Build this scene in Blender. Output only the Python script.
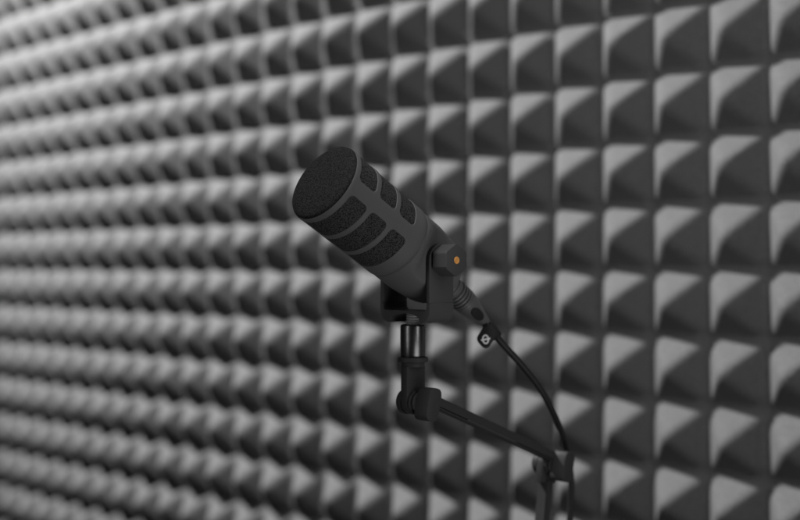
import bpy, bmesh, math, random
from mathutils import Vector, Matrix

# ---------------------------------------------------------------- camera, world, light
S = bpy.context.scene
for o in list(bpy.data.objects):
    bpy.data.objects.remove(o, do_unlink=True)
COL = S.collection
V = Vector
random.seed(7)

cam_d = bpy.data.cameras.new("camera")
cam = bpy.data.objects.new("camera", cam_d)
COL.objects.link(cam)
cam.location = (0, 0, 0)
cam.rotation_euler = (math.radians(90), 0, 0)
cam_d.sensor_fit = 'HORIZONTAL'
cam_d.sensor_width = 36.0
cam_d.lens = 36.0 * 1300 / 800
cam_d.shift_y = 6 / 800
cam_d.clip_start = 0.01
cam_d.clip_end = 50
cam_d.dof.use_dof = True
cam_d.dof.focus_distance = 0.945
cam_d.dof.aperture_fstop = 3.5
S.camera = cam

w = bpy.data.worlds.new("World")
S.world = w
w.use_nodes = True
w.node_tree.nodes["Background"].inputs[0].default_value = (0.5, 0.5, 0.5, 1)
w.node_tree.nodes["Background"].inputs[1].default_value = 0.035

S.view_settings.view_transform = 'Standard'
S.view_settings.look = 'None'
S.view_settings.exposure = 0
S.view_settings.gamma = 1


def area(name, loc, target, sx, sy, power):
    d = bpy.data.lights.new(name, 'AREA')
    d.shape = 'RECTANGLE'
    d.size = sx
    d.size_y = sy
    d.energy = power
    d.color = (1, 1, 1)
    o = bpy.data.objects.new(name, d)
    COL.objects.link(o)
    o.location = loc
    o.rotation_euler = (V(target) - V(loc)).to_track_quat('-Z', 'Y').to_euler()
    return o


# the wall is 47.5 degrees to the view; a spot lamp above and to the left of the view rakes down it
TH = math.radians(47.5)
W_T = V((math.cos(TH), -math.sin(TH), 0))          # along the wall, towards the right
W_N = V((-math.sin(TH), -math.cos(TH), 0))         # out of the wall


def on_wall(t, n, z):
    return V((0, 1.704, z)) + W_T * t + W_N * n


sd = bpy.data.lights.new("wall_spot_lamp", 'SPOT')
sd.energy = 550
sd.spot_size = math.radians(67)
sd.spot_blend = 0.22
sd.shadow_soft_size = 0.10
so = bpy.data.objects.new("wall_spot_lamp", sd)
COL.objects.link(so)
so.location = on_wall(-0.92, 0.85, 1.42)
so.rotation_euler = (on_wall(-0.52, 0, 0.50) - so.location).to_track_quat('-Z', 'Y').to_euler()
area("right_softbox", (0.37, 0.60, 0.12), (0.01, 0.98, -0.01), 0.14, 0.6, 0.66)
area("top_fill", (-0.20, 0.72, 0.61), (0.02, 0.97, 0.0), 0.26, 0.26, 3.6)  # added fill: lifts the microphone's face and the top of the knob
area("low_fill", (0.27, 0.64, -0.34), (0.0, 0.96, 0.0), 0.3, 0.3, 0.6)  # added fill from below, lights the windows that face downwards
area("left_strip", (-0.62, 0.48, 0.0), (0.01, 0.98, -0.07), 0.08, 0.8, 0.95)

# ---------------------------------------------------------------- helpers
F_PX, H_PX = 1300.0, 266.0


def px(x, y, Y):
    """the place seen at photo pixel x, y when it stands Y metres away"""
    return V(((x - 400) * Y / F_PX, Y, (H_PX - y) * Y / F_PX))


def principled(name, col, rough=0.5, spec=0.5, metal=0.0):
    m = bpy.data.materials.new(name)
    m.use_nodes = True
    b = m.node_tree.nodes["Principled BSDF"]
    b.inputs["Base Color"].default_value = (*col, 1)
    b.inputs["Roughness"].default_value = rough
    b.inputs["Metallic"].default_value = metal
    b.inputs["Specular IOR Level"].default_value = spec
    return m, m.node_tree, b


def grain(m, nt, b, col, scale, amount, bump, dist, rough_var=0.0, detail=3.0):
    """base colour broken up by noise, and a bump of the same grain"""
    tc = nt.nodes.new("ShaderNodeTexCoord")
    n = nt.nodes.new("ShaderNodeTexNoise")
    n.inputs["Scale"].default_value = scale
    n.inputs["Detail"].default_value = detail
    nt.links.new(tc.outputs["Object"], n.inputs["Vector"])
    r = nt.nodes.new("ShaderNodeMapRange")
    r.inputs["From Min"].default_value = 0.3
    r.inputs["From Max"].default_value = 0.7
    r.inputs["To Min"].default_value = 1 - amount
    r.inputs["To Max"].default_value = 1 + amount
    nt.links.new(n.outputs["Fac"], r.inputs["Value"])
    mx = nt.nodes.new("ShaderNodeVectorMath")
    mx.operation = 'SCALE'
    mx.inputs[0].default_value = col
    nt.links.new(r.outputs[0], mx.inputs["Scale"])
    nt.links.new(mx.outputs[0], b.inputs["Base Color"])
    if bump:
        bp = nt.nodes.new("ShaderNodeBump")
        bp.inputs["Strength"].default_value = bump
        bp.inputs["Distance"].default_value = dist
        nt.links.new(n.outputs["Fac"], bp.inputs["Height"])
        nt.links.new(bp.outputs[0], b.inputs["Normal"])
    if rough_var:
        n2 = nt.nodes.new("ShaderNodeTexNoise")
        n2.inputs["Scale"].default_value = scale * 0.04
        n2.inputs["Detail"].default_value = 4
        nt.links.new(tc.outputs["Object"], n2.inputs["Vector"])
        r2 = nt.nodes.new("ShaderNodeMapRange")
        base = b.inputs["Roughness"].default_value
        r2.inputs["From Min"].default_value = 0.3
        r2.inputs["From Max"].default_value = 0.7
        r2.inputs["To Min"].default_value = base - rough_var
        r2.inputs["To Max"].default_value = base + rough_var
        nt.links.new(n2.outputs["Fac"], r2.inputs["Value"])
        nt.links.new(r2.outputs[0], b.inputs["Roughness"])
    return m


FOAM_COL = (0.100, 0.100, 0.100)
m_foam = grain(*principled("charcoal_foam", FOAM_COL, 1.0, 0.0), FOAM_COL, 420, 0.16, 0.35, 0.0015)
BODY_COL = (0.100, 0.100, 0.102)
m_body = grain(*principled("powder_coated_metal", BODY_COL, 0.62, 0.32), BODY_COL, 2600, 0.10, 0.10, 0.00015, 0.05)
YOKE_COL = (0.058, 0.058, 0.059)
m_yoke = grain(*principled("powder_coated_steel", YOKE_COL, 0.58, 0.32), YOKE_COL, 2400, 0.10, 0.10, 0.00015, 0.05)
ARM_COL = (0.038, 0.038, 0.039)
m_arm = grain(*principled("satin_black_metal", ARM_COL, 0.6, 0.2), ARM_COL, 1800, 0.10, 0.06, 0.0001, 0.06)
m_post = grain(*principled("polished_black_metal", (0.10, 0.10, 0.10), 0.30, 0.5, 1.0), (0.16, 0.16, 0.16), 1500, 0.1, 0.03, 0.0001, 0.05)
m_steel, _, _ = principled("bright_thread_steel", (0.25, 0.25, 0.255), 0.35, 0.6, 0.0)
m_plug = grain(*principled("satin_black_shell", (0.100, 0.100, 0.101), 0.42, 0.45), (0.100, 0.100, 0.101), 1500, 0.1, 0.04, 0.0001, 0.06)
m_rubber = grain(*principled("black_rubber", (0.010, 0.010, 0.010), 0.55, 0.4), (0.010, 0.010, 0.010), 1400, 0.2, 0.08, 0.0002, 0.06)
m_tag = grain(*principled("matt_black_rubber", (0.014, 0.014, 0.014), 0.7, 0.3), (0.014, 0.014, 0.014), 1400, 0.2, 0.08, 0.0002, 0.05)
m_white, _, _ = principled("white_print", (0.85, 0.85, 0.85), 0.6, 0.3)
m_gold, _, _ = principled("orange_gold_dot", (0.80, 0.36, 0.09), 0.4, 0.5)
m_gap, _, _ = principled("dark_gap", (0.008, 0.008, 0.008), 0.8, 0.2)

# woven grille behind the windows: fine pits
def mesh_grille(name, GR):
    m, nt, b = principled(name, GR, 0.8, 0.1)
    tc = nt.nodes.new("ShaderNodeTexCoord")
    vo = nt.nodes.new("ShaderNodeTexVoronoi")
    vo.inputs["Scale"].default_value = 1200
    nt.links.new(tc.outputs["Object"], vo.inputs["Vector"])
    cr = nt.nodes.new("ShaderNodeMapRange")
    cr.inputs["From Min"].default_value = 0.15
    cr.inputs["From Max"].default_value = 0.75
    cr.inputs["To Min"].default_value = 1.9
    cr.inputs["To Max"].default_value = 0.25
    nt.links.new(vo.outputs["Distance"], cr.inputs["Value"])
    sc = nt.nodes.new("ShaderNodeVectorMath")
    sc.operation = 'SCALE'
    sc.inputs[0].default_value = GR
    nt.links.new(cr.outputs[0], sc.inputs["Scale"])
    nt.links.new(sc.outputs[0], b.inputs["Base Color"])
    bp = nt.nodes.new("ShaderNodeBump")
    bp.inputs["Strength"].default_value = 0.7
    bp.inputs["Distance"].default_value = 0.00025
    bp.invert = True
    nt.links.new(vo.outputs["Distance"], bp.inputs["Height"])
    nt.links.new(bp.outputs[0], b.inputs["Normal"])
    return m


m_grille = mesh_grille("side_mesh_lightened", (0.042, 0.042, 0.0424))  # same mesh as the face, colour raised because little light reaches the sides
m_face = mesh_grille("face_mesh_darkened", (0.0165, 0.0165, 0.0167))  # same mesh again, colour lowered to offset the lamp light falling on it

def basis(axis, hint=V((0, 0, 1))):
    a = axis.normalized()
    if abs(a.dot(hint)) > 0.98:
        hint = V((1, 0, 0))
    u = hint.cross(a).normalized()
    return u, a.cross(u).normalized(), a


def finish(name, bm, mat, parent, sharp=32.0):
    """link the shape as ONE mesh object, its origin at its parent's"""
    bmesh.ops.remove_doubles(bm, verts=bm.verts[:], dist=1e-6)
    bmesh.ops.recalc_face_normals(bm, faces=bm.faces[:])
    for f in bm.faces:
        f.smooth = True
    lim = math.radians(sharp)
    for e in bm.edges:
        if len(e.link_faces) == 2 and e.calc_face_angle(0) > lim:
            e.smooth = False
    root = parent
    while root is not None and root.parent is not None:
        root = root.parent
    if root is not None:
        bmesh.ops.translate(bm, verts=bm.verts[:], vec=-V(root.location))
    me = bpy.data.meshes.new(name)
    bm.to_mesh(me)
    bm.free()
    me.materials.append(mat)
    o = bpy.data.objects.new(name, me)
    COL.objects.link(o)
    o.parent = parent
    return o


def empty(name, loc, label, cat):
    o = bpy.data.objects.new(name, None)
    COL.objects.link(o)
    o.location = loc
    o.empty_display_size = 0.02
    o["label"] = label
    o["category"] = cat
    return o


def lathe(bm, org, axis, prof, n=96, warp=None, hint=V((0, 0, 1))):
    """prof: (distance along axis, radius); radius 0 closes"""
    u, v, a = basis(axis, hint)
    rings = []
    for s, r in prof:
        if r < 1e-7:
            rings.append([bm.verts.new(org + a * s)])
        else:
            ring = []
            for k in range(n):
                t = 2 * math.pi * k / n
                d = u * (r * math.cos(t)) + v * (r * math.sin(t))
                if warp:
                    d = warp(s, d)
                ring.append(bm.verts.new(org + a * s + d))
            rings.append(ring)
    for A, B in zip(rings, rings[1:]):
        if len(A) == 1 and len(B) == 1:
            continue
        for k in range(n):
            k2 = (k + 1) % n
            if len(A) == 1:
                bm.faces.new((A[0], B[k], B[k2]))
            elif len(B) == 1:
                bm.faces.new((A[k], B[0], A[k2]))
            else:
                bm.faces.new((A[k], B[k], B[k2], A[k2]))


def prism(bm, pts, depth_vec, bevel=0.0, seg=2):
    """closed outline pts pushed along depth_vec, its edges rounded"""
    t = bmesh.new()
    A = [t.verts.new(p) for p in pts]
    B = [t.verts.new(p + depth_vec) for p in pts]
    n = len(pts)
    t.faces.new(A)
    t.faces.new(B[::-1])
    for i in range(n):
        j = (i + 1) % n
        t.faces.new((A[i], B[i], B[j], A[j]))
    bmesh.ops.recalc_face_normals(t, faces=t.faces[:])
    if bevel:
        ed = [e for e in t.edges if e.calc_face_angle(0) > math.radians(25)]
        bmesh.ops.bevel(t, geom=ed, offset=bevel, segments=seg, affect='EDGES', profile=0.5, clamp_overlap=True)
    join(bm, t)


def join(bm, t):
    vm = {}
    for v in t.verts:
        vm[v] = bm.verts.new(v.co)
    for f in t.faces:
        try:
            bm.faces.new([vm[v] for v in f.verts])
        except ValueError:
            pass
    t.free()


def catmull(pts, n):
    P = [pts[0] * 2 - pts[1]] + pts + [pts[-1] * 2 - pts[-2]]
    out = []
    for i in range(1, len(P) - 2):
        p0, p1, p2, p3 = P[i - 1:i + 3]
        for k in range(n):
            t = k / n
            out.append(0.5 * ((2 * p1) + (p2 - p0) * t + (2 * p0 - 5 * p1 + 4 * p2 - p3) * t * t + (3 * p1 - p0 - 3 * p2 + p3) * t ** 3))
    out.append(P[-2])
    return out


def tube(bm, path, r, n=20):
    prev = None
    u = None
    for i, p in enumerate(path):
        d = (path[min(i + 1, len(path) - 1)] - path[max(i - 1, 0)]).normalized()
        if u is None:
            u = basis(d)[0]
        u = (u - d * u.dot(d)).normalized()
        v = d.cross(u)
        ring = [bm.verts.new(p + u * (r * math.cos(2 * math.pi * k / n)) + v * (r * math.sin(2 * math.pi * k / n))) for k in range(n)]
        if prev:
            for k in range(n):
                bm.faces.new((prev[k], ring[k], ring[(k + 1) % n], prev[(k + 1) % n]))
        else:
            bm.faces.new(ring[::-1])
        prev = ring
    bm.faces.new(prev)


def torus_arc(bm, c, u, v, ru, rv, r, n=40, m=8):
    tube(bm, [c + u * (ru * math.cos(2 * math.pi * k / n)) + v * (rv * math.sin(2 * math.pi * k / n)) for k in range(n + 1)], r, m)


MM = 0.001
# ---------------------------------------------------------------- the foam wall
Z0 = 1.704
PITCH = 0.070
DEPTH = 0.036
PHASE_T = 0.2669
PHASE_Z = -0.0045
SUB = 11


def foam_wall():
    i0, i1 = -46, 19
    j0, j1 = -14, 14
    rng = random.Random(3)
    tip = {}
    bm = bmesh.new()
    ni, nj = (i1 - i0) * SUB, (j1 - j0) * SUB

    def height(a, c):
        i, j = math.floor(a), math.floor(c)
        i, j = min(max(i, i0), i1 - 1), min(max(j, j0), j1 - 1)
        if (i, j) not in tip:
            tip[(i, j)] = (rng.uniform(-.03, .03), rng.uniform(-.035, .02), rng.uniform(.94, 1.04))
        dx, dy, s = tip[(i, j)]
        fx, fy = a - i, c - j
        # four sides running up to a tip that sits a little off centre
        fs = [fx / (.5 + dx), (1 - fx) / (.5 - dx), fy / (.5 + dy), (1 - fy) / (.5 - dy)]
        k = 34.0
        m = min(fs)
        h = m - math.log(sum(math.exp(-k * (q - m)) for q in fs)) / k
        h = max(h, 0.0) if m > 0 else 0.0
        return s * DEPTH * h

    grid = []
    for jj in range(nj + 1):
        row = []
        for ii in range(ni + 1):
            a = i0 + ii / SUB
            c = j0 + jj / SUB
            p = V((0, Z0, 0)) + W_T * (PHASE_T + a * PITCH) + V((0, 0, PHASE_Z + c * PITCH)) + W_N * height(a + 1e-9, c + 1e-9)
            row.append(bm.verts.new(p))
        grid.append(row)
    for jj in range(nj):
        for ii in range(ni):
            bm.faces.new((grid[jj][ii], grid[jj][ii + 1], grid[jj + 1][ii + 1], grid[jj + 1][ii]))
    # the slab's back and edges
    B = W_N * -0.025
    rim = grid[0][:] + [r[-1] for r in grid[1:]] + grid[-1][-2::-1] + [r[0] for r in grid[-2:0:-1]]
    back = [bm.verts.new(v.co + B) for v in rim]
    for k in range(len(rim)):
        k2 = (k + 1) % len(rim)
        bm.faces.new((rim[k], back[k], back[k2], rim[k2]))
    bm.faces.new(back)
    o = finish("foam_wall", bm, m_foam, None, 180)
    o["kind"] = "structure"
    o["label"] = "charcoal acoustic foam wall of rows of pyramids behind the microphone"
    o["category"] = "foam wall"


foam_wall()

# ---------------------------------------------------------------- the microphone
AZ, EL = 0.827, -0.538
A = V((math.cos(EL) * math.sin(AZ), math.cos(EL) * math.cos(AZ), math.sin(EL)))    # from the face to the back
P = V((math.cos(AZ), -math.sin(AZ), 0))                                            # level, across the microphone
Q = A.cross(P)
if Q.z < 0:
    Q = -Q
AH = V((math.sin(AZ), math.cos(AZ), 0))                                            # level, along the microphone
UP = V((0, 0, 1))
FACE = V((-53.9, 923.2, 59.55)) * MM
PIVOT = FACE + A * (108 * MM)
YC = PIVOT - P * (2 * MM)                          # middle of the yoke
YBASE_TOP, YBASE_BOT = -33.5 * MM, -42.8 * MM

mic = empty("microphone", V((YC.x, YC.y, YBASE_BOT)),
            "dark grey broadcast microphone with mesh windows tilted in a U shaped yoke", "microphone")


def rad(s):
    return (31.0 - 0.7 * max(0, s) / 80.0) * MM


def cyl(s, arc, dr=0.0):
    """point on the barrel: s mm from the face, arc mm round it (at 31 mm), dr mm out"""
    t = arc / 31.0
    r = rad(s) + dr * MM
    return FACE + A * (s * MM) + (Q * math.cos(t) + P * math.sin(t)) * r


def barrel():
    bm = bmesh.new()
    bands = [(3.0, 25.2, 5.2, 23.0), (25.2, 47.2, 27.5, 45.0), (47.2, 69.0, 49.6, 66.6)]
    spine0 = math.radians(94.0)
    third = 31.0 * 2 * math.pi / 3
    gap = 31.0 * math.radians(11.2)
    NA, NS = 60, 12
    for k in range(3):
        a0 = 31.0 * spine0 + k * third
        a1 = a0 + third
        for s0, s1, w0, w1 in bands:
            outer = [(s0, a0 + (a1 - a0) * i / NA) for i in range(NA)]
            outer += [(s0 + (s1 - s0) * i / NS, a1) for i in range(NS)]
            outer += [(s1, a1 - (a1 - a0) * i / NA) for i in range(NA)]
            outer += [(s1 - (s1 - s0) * i / NS, a0) for i in range(NS)]
            R = 3.6
            c0, c1, d0, d1 = w0 + R, w1 - R, a0 + gap + R, a1 - gap - R

            def near(p, r):
                q = (min(max(p[0], c0), c1), min(max(p[1], d0), d1))
                dx, dy = p[0] - q[0], p[1] - q[1]
                L = math.hypot(dx, dy)
                return (q[0] + dx / L * r, q[1] + dy / L * r)
            loops = [[cyl(*p) for p in outer]]
            for f in (0.35, 0.7):
                lp = []
                for p in outer:
                    e = near(p, R + .55)
                    lp.append(cyl(p[0] + (e[0] - p[0]) * f, p[1] + (e[1] - p[1]) * f))
                loops.append(lp)
            for off, dr in ((.55, 0), (.28, -.06), (.08, -.22), (0, -.45), (0, -1.3)):
                loops.append([cyl(*near(p, R + off), dr) for p in outer])
            vs = [[bm.verts.new(p) for p in lp] for lp in loops]
            n = len(outer)
            for L0, L1 in zip(vs, vs[1:]):
                for i in range(n):
                    j = (i + 1) % n
                    bm.faces.new((L0[i], L1[i], L1[j], L0[j]))
    # front rim, and the plain band that ends in the seam
    r = 31.0 * MM
    lathe(bm, FACE, A, [(1.6 * MM, 29.9 * MM), (.8 * MM, 30.35 * MM), (.45 * MM, 30.6 * MM), (.55 * MM, 30.8 * MM),
                        (1.0 * MM, 30.95 * MM), (3.0 * MM, rad(3.0))], 180, hint=Q)
    lathe(bm, FACE, A, [(69 * MM, rad(69)), (75 * MM, rad(75)), (79.0 * MM, rad(79)), (79.6 * MM, rad(80) - .25 * MM), (79.9 * MM, rad(80) - .8 * MM),
                        (80.0 * MM, rad(80) - 1.6 * MM)], 180, hint=Q)
    return finish("barrel", bm, m_body, mic, 40)


body = barrel()

bm = bmesh.new()
lathe(bm, FACE, A, [(2 * MM, 30.45 * MM), (40 * MM, 30.12 * MM), (72 * MM, 29.85 * MM)], 120)
finish("side_grille", bm, m_grille, mic)
bm = bmesh.new()
dome = [(1.4 * MM, 30.3 * MM), (.0 * MM, 30.3 * MM)]
for k in range(1, 15):
    t = k / 14
    dome.append(((-0.1 - 4.2 * math.sin(t * math.pi / 2) ** 1.0) * MM, 30.2 * MM * math.cos(t * math.pi / 2) ** .7 if k < 14 else 0))
lathe(bm, FACE, A, dome, 120)
finish("front_grille", bm, m_face, mic)


def flatten(s, d):
    """the back of the barrel is flat where the yoke's arms hold it"""
    s = s / MM
    f = min(max((s - 83) / 12, 0), 1)
    f = f * f * (3 - 2 * f)
    c = d.dot(P) / MM
    hi, lo = 29.8 + (20.7 - 29.8) * f, -(29.8 + (25.8 - 29.8) * f)
    k = 1.2
    n = c
    if c > hi - k:
        n = hi - k + k * (1 - math.exp(-(c - hi + k) / k))
    if c < lo + k:
        n = lo + k - k * (1 - math.exp((c - lo - k) / k))
    return d + P * ((n - c) * MM)


bm = bmesh.new()
prof = [(79.0, 28.4), (80.6, 28.7), (81.4, 29.4), (82.2, 29.65), (84, 29.7), (88, 29.7), (92, 29.7), (96, 29.7), (100, 29.7), (103, 29.55), (106, 29.2), (110, 28.9), (115, 28.4), (120, 27.7), (125, 26.7), (129, 25.3),
        (132.5, 23.3), (135.5, 20.4), (137.8, 16.8), (139, 13.4), (139.5, 11.6), (139.5, 0)]
lathe(bm, FACE, A, [(s * MM, r * MM) for s, r in prof], 160, flatten, hint=Q)
rear = finish("rear_housing", bm, m_body, mic, 40)
bm = bmesh.new()
lathe(bm, FACE, A, [(138.8 * MM, 11 * MM), (141.5 * MM, 11 * MM), (142.2 * MM, 10.4 * MM), (142.2 * MM, 9.7 * MM), (140.0 * MM, 9.5 * MM)], 64)
finish("socket_ring", bm, m_plug, rear)

# yoke: a bent strap; its base is arched open towards the front so that the stud shows
def yoke():
    bm = bmesh.new()
    hw = 12.5 * MM
    T = 3.4 * MM
    Lr, Ll = 26.6 * MM, -28 * MM
    top = PIVOT.z
    zb, zt = YBASE_BOT, YBASE_TOP
    rb = 10 * MM

    def pt(l, z):
        return V((YC.x, YC.y, 0)) + P * l + V((0, 0, z))

    def arm_poly(sgn):
        o = []
        o.append((sgn * (28 * MM - T), top))
        o.append((sgn * 28 * MM, top))
        return o
    arc = lambda cx, cz, r, a0, a1, n: [(cx + r * math.cos(a0 + (a1 - a0) * i / n), cz + r * math.sin(a0 + (a1 - a0) * i / n)) for i in range(n + 1)]
    # outline without the arch (rear half) and with it (front half)
    outer = arc(Lr - rb, zb + rb, rb, 0, -math.pi / 2, 8)
    outer_l = arc(Ll + rb, zb + rb, rb, -math.pi / 2, -math.pi, 8)
    ri = 3.0 * MM
    inner = arc(Ll + T + ri, zt + ri, ri, math.pi, 1.5 * math.pi, 4) + arc(Lr - T - ri, zt + ri, ri, -math.pi / 2, 0, 4)
    zmid = zt + 6 * MM
    full = [(Lr, zmid)] + outer + outer_l + [(Ll, zmid), (Ll + T, zmid)] + inner + [(Lr - T, zmid)]
    arch = []
    for i in range(25):
        t = math.pi * (i - 12) / 24
        arch.append((-0.7 * MM + 16.5 * MM * math.sin(t), zb + (zt - zb - 2.2 * MM) * math.cos(t) ** .6 if 0 < i < 24 else zb))
    cut = [(Lr, zmid)] + outer + arch[::-1] + outer_l + [(Ll, zmid), (Ll + T, zmid)] + inner + [(Lr - T, zmid)]
    split = 4.5 * MM
    prism(bm, [pt(*q) - AH * hw for q in cut], AH * (hw + split))
    prism(bm, [pt(*q) + AH * (split + .00002) for q in full], AH * (hw - split - .00002))
    # the two upright arms with round tops
    for sgn in (1, -1):
        l0 = (Lr - T) if sgn > 0 else (Ll + T)
        pts = [(-hw, zmid), (hw, zmid)]
        n = 18
        for i in range(n + 1):
            t = math.pi * i / n
            pts.append((hw * math.cos(t), top + hw * 1.0 * math.sin(t)))
        prism(bm, [V((YC.x, YC.y, 0)) + P * l0 + AH * a + V((0, 0, z)) for a, z in pts], P * (sgn * T), 0.35 * MM)
    return finish("yoke", bm, m_yoke, mic, 30)


yk = yoke()
# clamp knobs, one on each arm: bevelled hexagons with a small gold dot
for sgn, l0 in ((1, 26.6), (-1, -28)):
    bm = bmesh.new()
    c = YC + P * (l0 * MM)
    lathe(bm, c, P * sgn, [(-.2 * MM, 7.8 * MM), (1.2 * MM, 7.8 * MM), (1.2 * MM, 7 * MM)], 48)
    R = 12.0 * MM
    hx = []
    for k in range(6):
        for d in (-5.5, 0, 5.5):
            t = math.radians(90 + 60 * k + d)
            hx.append(c + P * (sgn * 1.2 * MM) + (AH * math.cos(t) + UP * math.sin(t)) * (R * (0.985 if d else 0.995)))
    prism(bm, hx, P * (sgn * 14.6 * MM), 0.55 * MM, 3)
    kn = finish("clamp_knob", bm, m_yoke, yk, 18)
    bm = bmesh.new()
    e = c + P * (sgn * 15.8 * MM)
    lathe(bm, e, P * sgn, [(-.3 * MM, 2.7 * MM), (.15 * MM, 2.7 * MM), (.55 * MM, 2.3 * MM), (.55 * MM, 1.9 * MM), (.2 * MM, .9 * MM), (.2 * MM, 0)], 32)
    d = finish("dot", bm, m_gold, kn)
    d["label"] = "orange dot in the middle of the knob"

# ---------------------------------------------------------------- the boom arm
POST = px(413, 340, .9895)
POST.z = 0


def zpx(y, Y=.9895):
    return (H_PX - y) * Y / F_PX


J = V((POST.x, POST.y, zpx(402)))
arm = empty("boom_arm", V((0.11, 1.085, -0.50)), "black jointed microphone arm holding the yoke from below", "microphone arm")

bm = bmesh.new()
zt, zb = zpx(324.2), zpx(357)
c = V((POST.x, POST.y, 0))
lathe(bm, c, UP, [(zt - 6 * MM, 0), (zt - 1 * MM, 5 * MM), (zt - .3 * MM, 8.6 * MM), (zt - .5 * MM, 9.0 * MM), (zt - 1.1 * MM, 9.55 * MM), (zt - 2 * MM, 9.7 * MM), (zb + .8 * MM, 9.7 * MM), (zb, 9.2 * MM)], 96)
finish("sleeve", bm, m_post, arm)
bm = bmesh.new()
prof = [(zt - 2 * MM, 5.0 * MM)]
z = zt - 1.5 * MM
while z < zpx(313):
    prof += [(z, 5.4 * MM), (z + .9 * MM, 4.5 * MM), (z + 1.8 * MM, 5.4 * MM)]
    z += 2.0 * MM
prof.append((z, 3.4 * MM))
lathe(bm, c, UP, prof, 48)
finish("threaded_stud", bm, m_steel, arm, 60)
bm = bmesh.new()
z1, z2 = zpx(357), zpx(361.8)
lathe(bm, c, UP, [(z1 + .3 * MM, 8.8 * MM), (z1, 11.2 * MM), (z1 - .5 * MM, 11.7 * MM), (z2 + .4 * MM, 11.7 * MM), (z2, 11.3 * MM), (z2 - .2 * MM, 9 * MM), (zpx(365), 9.0 * MM), (zpx(366.5), 8.8 * MM), (zpx(367), 0)], 96)
finish("collar", bm, m_arm, arm)

JP, JH = P, AH


def stem(name, J, up_len, hw, half_t, parent, direction=UP, over=None):
    """flat bar with a round eye at the joint"""
    side = JP.cross(direction).normalized()
    pts = [J + side * hw + direction * up_len, J - side * hw + direction * up_len]
    n = 20
    for i in range(n + 1):
        t = math.pi * i / n
        pts.append(J - side * (hw * math.cos(t)) - direction * (hw * math.sin(t)))
    bm = bmesh.new()
    prism(bm, [p - JP * half_t for p in pts], JP * (2 * half_t), .5 * MM, 2)
    return finish(name, bm, m_arm, parent, 30)


stem("stem", J, zpx(366) - J.z, 9.4 * MM, 3.6 * MM, arm)


def joint(J, arm):
    """disc | stem | ring | paddle knob, all on one level bolt"""
    bm = bmesh.new()
    lathe(bm, J, -JP, [(3.7 * MM, 9.6 * MM), (8.6 * MM, 9.6 * MM), (9.3 * MM, 9.2 * MM), (9.6 * MM, 8.5 * MM), (9.6 * MM, 0)], 64)
    finish("bolt_cap", bm, m_arm, arm)
    bm = bmesh.new()
    lathe(bm, J, JP, [(3.7 * MM, 8.9 * MM), (4.3 * MM, 9.4 * MM), (5.6 * MM, 9.5 * MM), (6.2 * MM, 9.2 * MM), (6.6 * MM, 7.6 * MM), (8.0 * MM, 7.4 * MM), (8.4 * MM, 8.6 * MM), (9.2 * MM, 8.9 * MM), (9.6 * MM, 8.4 * MM), (9.6 * MM, 0)], 64)
    finish("washer_ring", bm, m_arm, arm)
    # paddle: long rounded knob, leaning a little
    tilt = math.radians(-14)
    lu = UP * math.cos(tilt) + JH * -math.sin(tilt)
    lh = JH * math.cos(tilt) + UP * math.sin(tilt)
    hh, hw = 12.6 * MM, 6.4 * MM
    c = J + JP * (9.4 * MM) + UP * (-.5 * MM)
    pts = []
    n = 40
    for i in range(n):
        t = 2 * math.pi * i / n
        x, y = math.cos(t), math.sin(t)
        k = 2 / 3.4
        pts.append(c + lh * (hw * math.copysign(abs(x) ** k, x)) + lu * (hh * math.copysign(abs(y) ** k, y)))
    bm = bmesh.new()
    prism(bm, pts, JP * (14.0 * MM), .5 * MM, 2)
    finish("paddle_knob", bm, m_arm, arm, 24)


joint(J, arm)
D_EL = 155 * MM
E = V((J.x, J.y, 0)) + AH * D_EL
E.z = (H_PX - 463.5) * E.y / F_PX
joint(E, arm)

# upper bar with a cable channel low on its near face
d = (E - J)
Lb = d.length
d.normalize()
nrm = JP.cross(d).normalized()
if nrm.z < 0:
    nrm = -nrm
OFF = 5.6 * MM
o = J + JP * (6.2 * MM) + nrm * OFF


def bar(name, o, d, nrm, x0, x1, mat, parent, groove=True):
    hz, hp = 4.2 * MM, 4.6 * MM
    prof = [(-hp, -hz), (hp - .6 * MM, -hz), (hp + .5 * MM, -hz), (hp + .5 * MM, -hz + .75 * MM)]
    if groove:
        prof += [(hp - 1.6 * MM, -hz + .85 * MM), (hp - 1.6 * MM, -hz + 1.75 * MM)]
    prof += [(hp, -hz + 1.8 * MM), (hp, hz - .6 * MM), (hp - .6 * MM, hz), (-hp + .6 * MM, hz), (-hp, hz - .6 * MM)]
    bm = bmesh.new()
    prism(bm, [o + d * x0 + JP * a + nrm * z for a, z in prof], d * (x1 - x0))
    return finish(name, bm, mat, parent, 25)


up_bar = bar("upper_bar", o, d, nrm, 3 * MM, Lb + 1 * MM, m_arm, arm)
# the cover strip over the middle of the channel
bm = bmesh.new()
cpts = [(3.0, -3.42), (5.35, -3.42), (5.6, -3.2), (5.6, -2.5), (5.35, -2.3), (3.0, -2.3)]
prism(bm, [o + d * (.30 * Lb) + JP * (a * MM) + nrm * (z * MM) for a, z in cpts], d * (.36 * Lb))
finish("cable_cover", bm, m_yoke, up_bar, 25)

# lower bar: runs down out of the picture
d2 = (V((-0.10, -0.09, -1.0))).normalized()
d2 = (d2 - JP * d2.dot(JP)).normalized()
stem("lower_eye", E, 16 * MM, 9.4 * MM, 3.6 * MM, arm, d2)
n2 = JP.cross(d2).normalized()
bar("lower_bar", E + d2 * 14 * MM, d2, n2, 0, 300 * MM, m_arm, arm, True)

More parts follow.
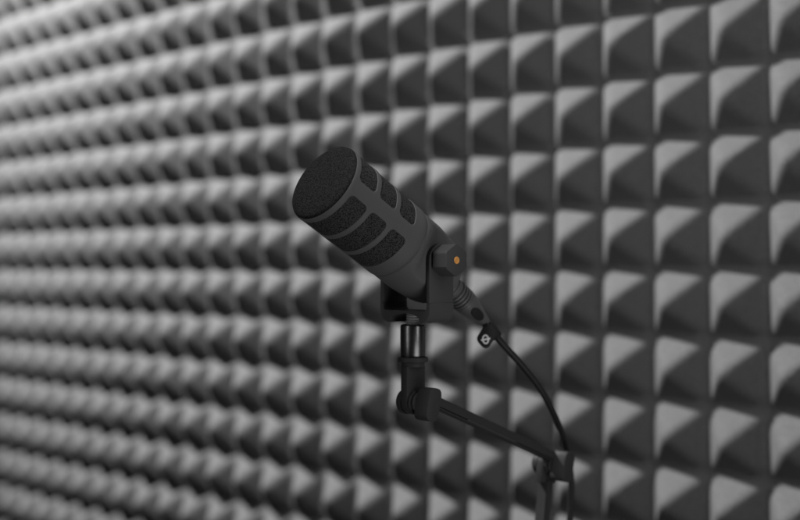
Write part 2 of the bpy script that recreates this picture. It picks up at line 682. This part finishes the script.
# ---------------------------------------------------------------- cable with its plug
PL0 = FACE + A * (141 * MM)
PL1 = px(485.5, 322.5, 1.032)
pd = (PL1 - PL0)
pl = pd.length
pd.normalize()
cable = empty("microphone_cable", PL1, "black microphone cable with round plug hanging from the back of the microphone", "cable")
bm = bmesh.new()
prof = [(-2, 8.6), (6, 8.6), (6.2, 9.3), (10.5, 9.3)]
for q in (11, 14.2, 17.4, 20.6):
    prof += [(q, 9.0), (q + .3, 8.9), (q + .7, 10.0), (q + 2.2, 10.1), (q + 2.6, 9.0)]
e = pl / MM
prof += [(23.8, 9.6), (25, 9.8), (30, 9.2), (37, 7.7), (44, 6.0), (e - 2, 4.4), (e, 3.9), (e + .6, 3.2), (e + .6, 2)]
lathe(bm, PL0, pd, [(s * MM, r * MM) for s, r in prof], 72)
plug = finish("plug", bm, m_plug, cable, 35)
# flat oval grip let into the plug's side
u, v, a = basis(pd)
side = (V((0, -1, 0)) - pd * (-pd.y)).normalized()
oth = pd.cross(side).normalized()
bm = bmesh.new()
slope = (pd - side * .24).normalized()
side_c = PL0 + pd * (37 * MM)
g = []
for i in range(32):
    t = 2 * math.pi * i / 32
    g.append(side_c + side * (6.6 * MM) + slope * (8.5 * MM * math.cos(t)) + oth * (4.0 * MM * math.sin(t)))
prism(bm, g, side * (1.5 * MM), .3 * MM, 2)
finish("grip", bm, m_tag, plug, 30)

ck = [(485.5, 322.5, 1.032), (491, 329.5, 1.033), (500, 341, 1.036), (511, 353, 1.040), (523, 366.5, 1.046), (537, 384, 1.054), (549, 404, 1.064), (559, 426, 1.080), (564.5, 441, 1.096), (568.5, 458, 1.110), (571, 478, 1.114),
      (571, 500, 1.116), (569, 530, 1.114), (565, 580, 1.110), (561, 640, 1.104)]
path = catmull([px(*q) for q in ck], 12)
bm = bmesh.new()
tube(bm, path, 2.65 * MM, 24)
finish("cord", bm, m_rubber, cable, 60)

# ---------------------------------------------------------------- cable tie with a white mark
TY = 1.0305
tie = empty("cable_tie", px(488, 330, TY), "small black rubber cable tie with a white ringed slash mark, round the cable", "cable tie")
c0, c1 = px(487.5, 325, 1.0325), px(497, 336.6, 1.0352)
ax = (c1 - c0)
L = ax.length
bm = bmesh.new()
lathe(bm, c0, ax, [(-.4 * MM, 2.7 * MM), (-.3 * MM, 4.2 * MM), (.4 * MM, 4.6 * MM), (L - .4 * MM, 4.6 * MM), (L + .3 * MM, 4.2 * MM), (L + .4 * MM, 2.7 * MM)], 40)
finish("loop", bm, m_tag, tie)
out = [(486.0, 322.5), (489.5, 325.5), (494.5, 330.5), (496.2, 334.0), (494.8, 338.5), (491.4, 343.0), (489.4, 346.4), (487.0, 348.0), (484.2, 347.9), (481.6, 346.3), (478.6, 342.8), (477.2, 339.6), (477.6, 336.6), (479.8, 332.8),
       (482.2, 329.0), (483.4, 326.0), (484.2, 323.4)]
pts = [px(x, y, TY - 0.0025) for x, y in out]
sm = catmull(pts + [pts[0]], 4)[:-1]
bm = bmesh.new()
prism(bm, sm, V((0, 1, 0)) * (2.4 * MM), .5 * MM, 2)
tag = finish("tag", bm, m_tag, tie, 40)
bm = bmesh.new()
lathe(bm, px(484.8, 324.2, TY - .0025), V((0, -1, 0)), [(-1 * MM, 2.2 * MM), (.6 * MM, 2.2 * MM), (1.1 * MM, 1.6 * MM), (1.2 * MM, 0)], 28)
finish("rivet", bm, m_gap, tag)
# mark: an upright ring crossed by a bar
lc = px(485.6, 339.4, TY - .00255)
X, Zv = V((1, 0, 0)), V((0, 0, 1))
tl = math.radians(4)
lu = X * math.cos(tl) + Zv * math.sin(tl)
lv = Zv * math.cos(tl) - X * math.sin(tl)
bm = bmesh.new()
n = 48
ro, rw = (2.75 * MM, 3.8 * MM), 1.15 * MM
V0, V1, V2, V3 = [], [], [], []
for k in range(n):
    t = 2 * math.pi * k / n
    for lst, kk, y in ((V0, 0, .3), (V1, rw, .3), (V2, rw, -.2), (V3, 0, -.2)):
        lst.append(bm.verts.new(lc + lu * ((ro[0] - kk) * math.cos(t)) + lv * ((ro[1] - kk) * math.sin(t)) + V((0, y * MM, 0))))
for k in range(n):
    j = (k + 1) % n
    for a_, b_ in ((V0, V1), (V1, V2), (V2, V3), (V3, V0)):
        bm.faces.new((a_[k], b_[k], b_[j], a_[j]))
bl = math.radians(8)
bu = lu * math.cos(bl) + lv * math.sin(bl)
bv = lv * math.cos(bl) - lu * math.sin(bl)
q = [lc + bu * (x * MM) + bv * (y * MM) + V((0, -.24 * MM, 0)) for x, y in ((-3.7, -.65), (3.7, -.65), (3.7, .65), (-3.7, .65))]
prism(bm, q, V((0, .5 * MM, 0)))
lg = finish("mark", bm, m_white, tag)
